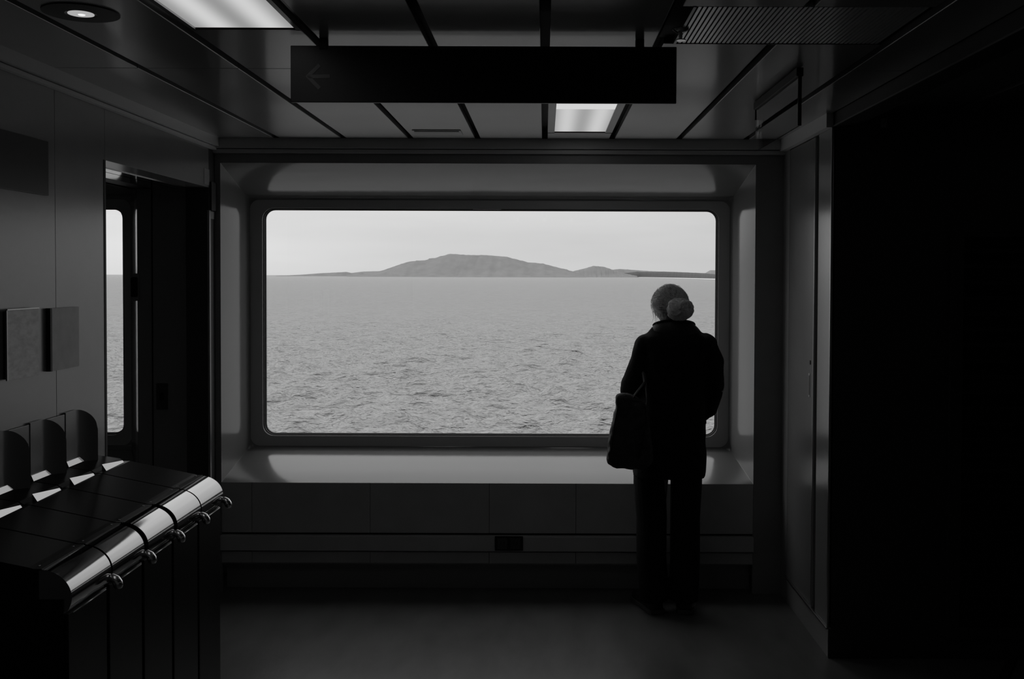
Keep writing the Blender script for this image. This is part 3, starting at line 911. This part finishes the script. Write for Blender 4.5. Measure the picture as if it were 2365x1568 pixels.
bm_.loft([blob(BY - .035, .80), blob(BY - .030, .93), blob(BY - .008, 1.0), blob(BY + .05, 1.0), blob(BY + .085, .95), blob(BY + .095, .85)])
bgo = bm_.build('bag_body', 'bagm', bag, True)
mod(bgo, 'SUBSURF', levels=3, render_levels=3)
tx2 = bpy.data.textures.new('bag_folds', 'CLOUDS'); tx2.noise_scale = .06
mod(bgo, 'DISPLACE', texture=tx2, strength=.026, mid_level=.5, texture_coords='LOCAL')
for (a, b, c, y) in (((1444, 948), (1465, 915), (1490, 884), BY - .02), ((1492, 968), (1494, 925), (1492, 884), BY - .02), ((1446, 945), (1466, 910), (1488, 882), BY + .07), ((1490, 965), (1494, 922), (1490, 882), BY + .07)):
    p = [bq(a[0], a[1] + 20, y), bq(*a, y), bq(*b, y), bq(c[0], c[1], PY - .12), bq(c[0] - 4, c[1] - 22, PY - .075)]
    MB().tube(p, [(.010, .003)] * 5, 8).build('bag_strap', 'bagm', bag, True)
MB().tube([bq(1424, 952, BY - .034), bq(1418, 985, BY - .040), bq(1412, 1040, BY - .036)], .003, 8).build('bag_seam', 'collar', bgo, True)
MB().tube([bq(1487, 985, BY - .038), bq(1482, 1020, BY - .043), bq(1474, 1060, BY - .038)], .003, 8).build('bag_seam', 'collar', bgo, True)

# ------------------------------------------------------------------ sea
SEA = -11.0
m = bpy.data.materials.new('choppy_grey_sea'); m.use_nodes = True
t = m.node_tree; b = t.nodes['Principled BSDF']
b.inputs['Base Color'].default_value = (.40, .40, .40, 1); b.inputs['Roughness'].default_value = .9
b.inputs['Specular IOR Level'].default_value = 0
co = t.nodes.new('ShaderNodeTexCoord')
prev = None
for (sc, st, sx) in ((.8, 1.0, (.4, 1, 1)), (.15, 1.0, (.35, 1, 1))):
    mpn = t.nodes.new('ShaderNodeMapping'); mpn.inputs['Scale'].default_value = sx
    n_ = t.nodes.new('ShaderNodeTexNoise'); n_.inputs['Scale'].default_value = sc; n_.inputs['Detail'].default_value = 6; n_.inputs['Roughness'].default_value = .6
    bp = t.nodes.new('ShaderNodeBump'); bp.inputs['Strength'].default_value = st; bp.inputs['Distance'].default_value = .9 if sc > .5 else 5.0
    t.links.new(co.outputs['Object'], mpn.inputs['Vector']); t.links.new(mpn.outputs['Vector'], n_.inputs['Vector']); t.links.new(n_.outputs['Fac'], bp.inputs['Height'])
    if prev: t.links.new(prev.outputs['Normal'], bp.inputs['Normal'])
    prev = bp
t.links.new(prev.outputs['Normal'], b.inputs['Normal'])
# rough water only mirrors part of the sky, most of it on wave faces turned away
gl = t.nodes.new('ShaderNodeBsdfGlossy'); gl.inputs['Roughness'].default_value = .22
lw = t.nodes.new('ShaderNodeLayerWeight'); lw.inputs['Blend'].default_value = .35
rg_ = t.nodes.new('ShaderNodeMapRange'); rg_.inputs['From Min'].default_value = .35; rg_.inputs['From Max'].default_value = 1.0
rg_.inputs['To Min'].default_value = .0; rg_.inputs['To Max'].default_value = .27
mx = t.nodes.new('ShaderNodeMixShader')
t.links.new(prev.outputs['Normal'], gl.inputs['Normal']); t.links.new(prev.outputs['Normal'], lw.inputs['Normal'])
t.links.new(lw.outputs['Facing'], rg_.inputs['Value']); t.links.new(rg_.outputs['Result'], mx.inputs['Fac'])
t.links.new(b.outputs['BSDF'], mx.inputs[1]); t.links.new(gl.outputs['BSDF'], mx.inputs[2])
t.links.new(mx.outputs['Shader'], t.nodes['Material Output'].inputs['Surface'])
MT['sea'] = m
rows = 900
ys = 45 * (1400 / 45) ** (np.arange(rows) / (rows - 1))
cols = 420
vv = np.zeros((rows, cols, 3))
u = np.linspace(-.62, .42, cols)
rng = np.random.RandomState(5)
vv[:, :, 1] = ys[:, None] + 0 * u[None]
vv[:, :, 0] = (ys[:, None] + 25) * u[None]
Z = np.zeros((rows, cols))
X_, Y_ = vv[:, :, 0], vv[:, :, 1]
dy = np.gradient(ys)[:, None]
for k in range(70):
    lam = 0.9 * (4.5 / 0.9) ** rng.rand()
    th = R(90) + rng.normal(0, .38)
    kx, ky = math.cos(th) * 6.283 / lam, math.sin(th) * 6.283 / lam
    amp = .036 * lam ** .8
    dx_ = (ys[:, None] + 25) * (u[1] - u[0])
    fade = np.clip((lam / dy - 2.5) / 3, 0, 1) * np.clip((lam / max(abs(math.cos(th)), .05) / dx_ - 3) / 4, 0, 1)
    Z += amp * fade * (1 - np.abs(np.sin(.5 * (kx * X_ + ky * Y_) + rng.rand() * 6.28))) * 1.5
vv[:, :, 2] = SEA + Z - .25
idx = np.arange(rows * cols).reshape(rows, cols)
fq = np.stack([idx[:-1, :-1], idx[:-1, 1:], idx[1:, 1:], idx[1:, :-1]], -1).reshape(-1, 4)
base = [tuple(p) for p in vv.reshape(-1, 3)]
me = bpy.data.meshes.new('sea')
nb = len(base)
z_ = SEA - .9
extra = [(-40000, -2000, z_), (40000, -2000, z_), (40000, 45000, z_), (-40000, 45000, z_)]
me.from_pydata(base + extra, [], [tuple(f) for f in fq.tolist()] + [(nb, nb + 1, nb + 2, nb + 3)])
for p in me.polygons: p.use_smooth = True
me.materials.append(m)
sea = bpy.data.objects.new('sea', me); COL.objects.link(sea)
tag(sea, 'choppy grey sea outside the windows', 'sea', kind='stuff')


# ------------------------------------------------------------------ islands on the horizon
def ridge(name, dist, pts, m, label, base_px, depth=1.0, seed=1):
    # pts: skyline (px, py); the island is a solid ridge standing in the sea at its own distance
    rg = np.random.RandomState(seed)
    L = []
    px = [p[0] for p in pts]; py_ = [p[1] for p in pts]
    xsn = np.linspace(px[0], px[-1], 90)
    ysn = np.interp(xsn, px, py_)
    prof = [(-1.0, -.03), (-.8, .10), (-.55, .38), (-.3, .72), (-.1, .95), (0, 1.0), (.3, .7), (.7, .25), (1.0, -.03)]
    loops = []
    df = dist if callable(dist) else (lambda a, dd=dist: dd)
    hmax = max(at_y(a, b_, df(a)).z - SEA for a, b_ in zip(xsn, ysn))
    for i, (a, b_) in enumerate(zip(xsn, ysn)):
        dist = df(a)
        p = at_y(a, b_, dist); h = p.z - SEA
        h += rg.normal(0, .006) * hmax
        wd = hmax * 2.2 * depth + 60
        loops.append([(p.x, dist + q * wd, SEA - .9 + max(h + .9, 0) * max(0, w + (rg.normal(0, .03) if 0 < abs(q) < .9 else 0))) for q, w in prof])
    o = MB().loft(loops, False, False).build(name, m, None, True)
    return tag(o, label, 'island', 'islands along the horizon')


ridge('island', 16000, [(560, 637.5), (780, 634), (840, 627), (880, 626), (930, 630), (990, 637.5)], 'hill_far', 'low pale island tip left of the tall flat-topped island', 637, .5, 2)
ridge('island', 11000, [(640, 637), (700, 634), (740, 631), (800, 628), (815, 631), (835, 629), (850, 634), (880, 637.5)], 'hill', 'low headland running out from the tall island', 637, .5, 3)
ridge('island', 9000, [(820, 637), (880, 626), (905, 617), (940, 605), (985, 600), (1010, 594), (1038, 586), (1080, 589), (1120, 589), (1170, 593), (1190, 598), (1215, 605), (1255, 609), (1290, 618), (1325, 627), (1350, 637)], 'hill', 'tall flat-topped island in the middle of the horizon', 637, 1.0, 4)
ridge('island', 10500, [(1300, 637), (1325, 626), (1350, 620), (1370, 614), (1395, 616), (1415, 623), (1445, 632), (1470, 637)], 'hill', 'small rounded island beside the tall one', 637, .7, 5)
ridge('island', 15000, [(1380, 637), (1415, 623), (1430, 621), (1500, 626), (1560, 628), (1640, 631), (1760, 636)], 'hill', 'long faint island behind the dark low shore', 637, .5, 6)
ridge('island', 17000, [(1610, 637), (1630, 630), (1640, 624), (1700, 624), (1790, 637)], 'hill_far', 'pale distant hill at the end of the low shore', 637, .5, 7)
surf = [(1290, 638.9), (1400, 639.3), (1500, 641.0), (1580, 643.0), (1660, 645.6), (1760, 650.0), (1900, 660.0)]
shore = lambda a: at_z(a, float(np.interp(a, [q[0] for q in surf], [q[1] for q in surf])), SEA).y
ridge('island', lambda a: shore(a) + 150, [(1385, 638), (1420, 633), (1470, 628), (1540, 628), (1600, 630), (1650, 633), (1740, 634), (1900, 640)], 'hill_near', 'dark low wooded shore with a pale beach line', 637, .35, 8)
bl = MB()
A_, B_ = [], []
for px in range(1290, 1901, 10):
    y_ = shore(px); p = at_y(px, 640, y_)
    A_.append((p.x, y_, SEA - .2)); B_.append((p.x * (1 + 18 / y_), y_ + 18, SEA + 3.0))
bl.loft([A_, B_], False, False)
tag(bl.build('surf_line', mat('white_surf', .9, .8)), 'thin white surf line along the low shore', 'surf')
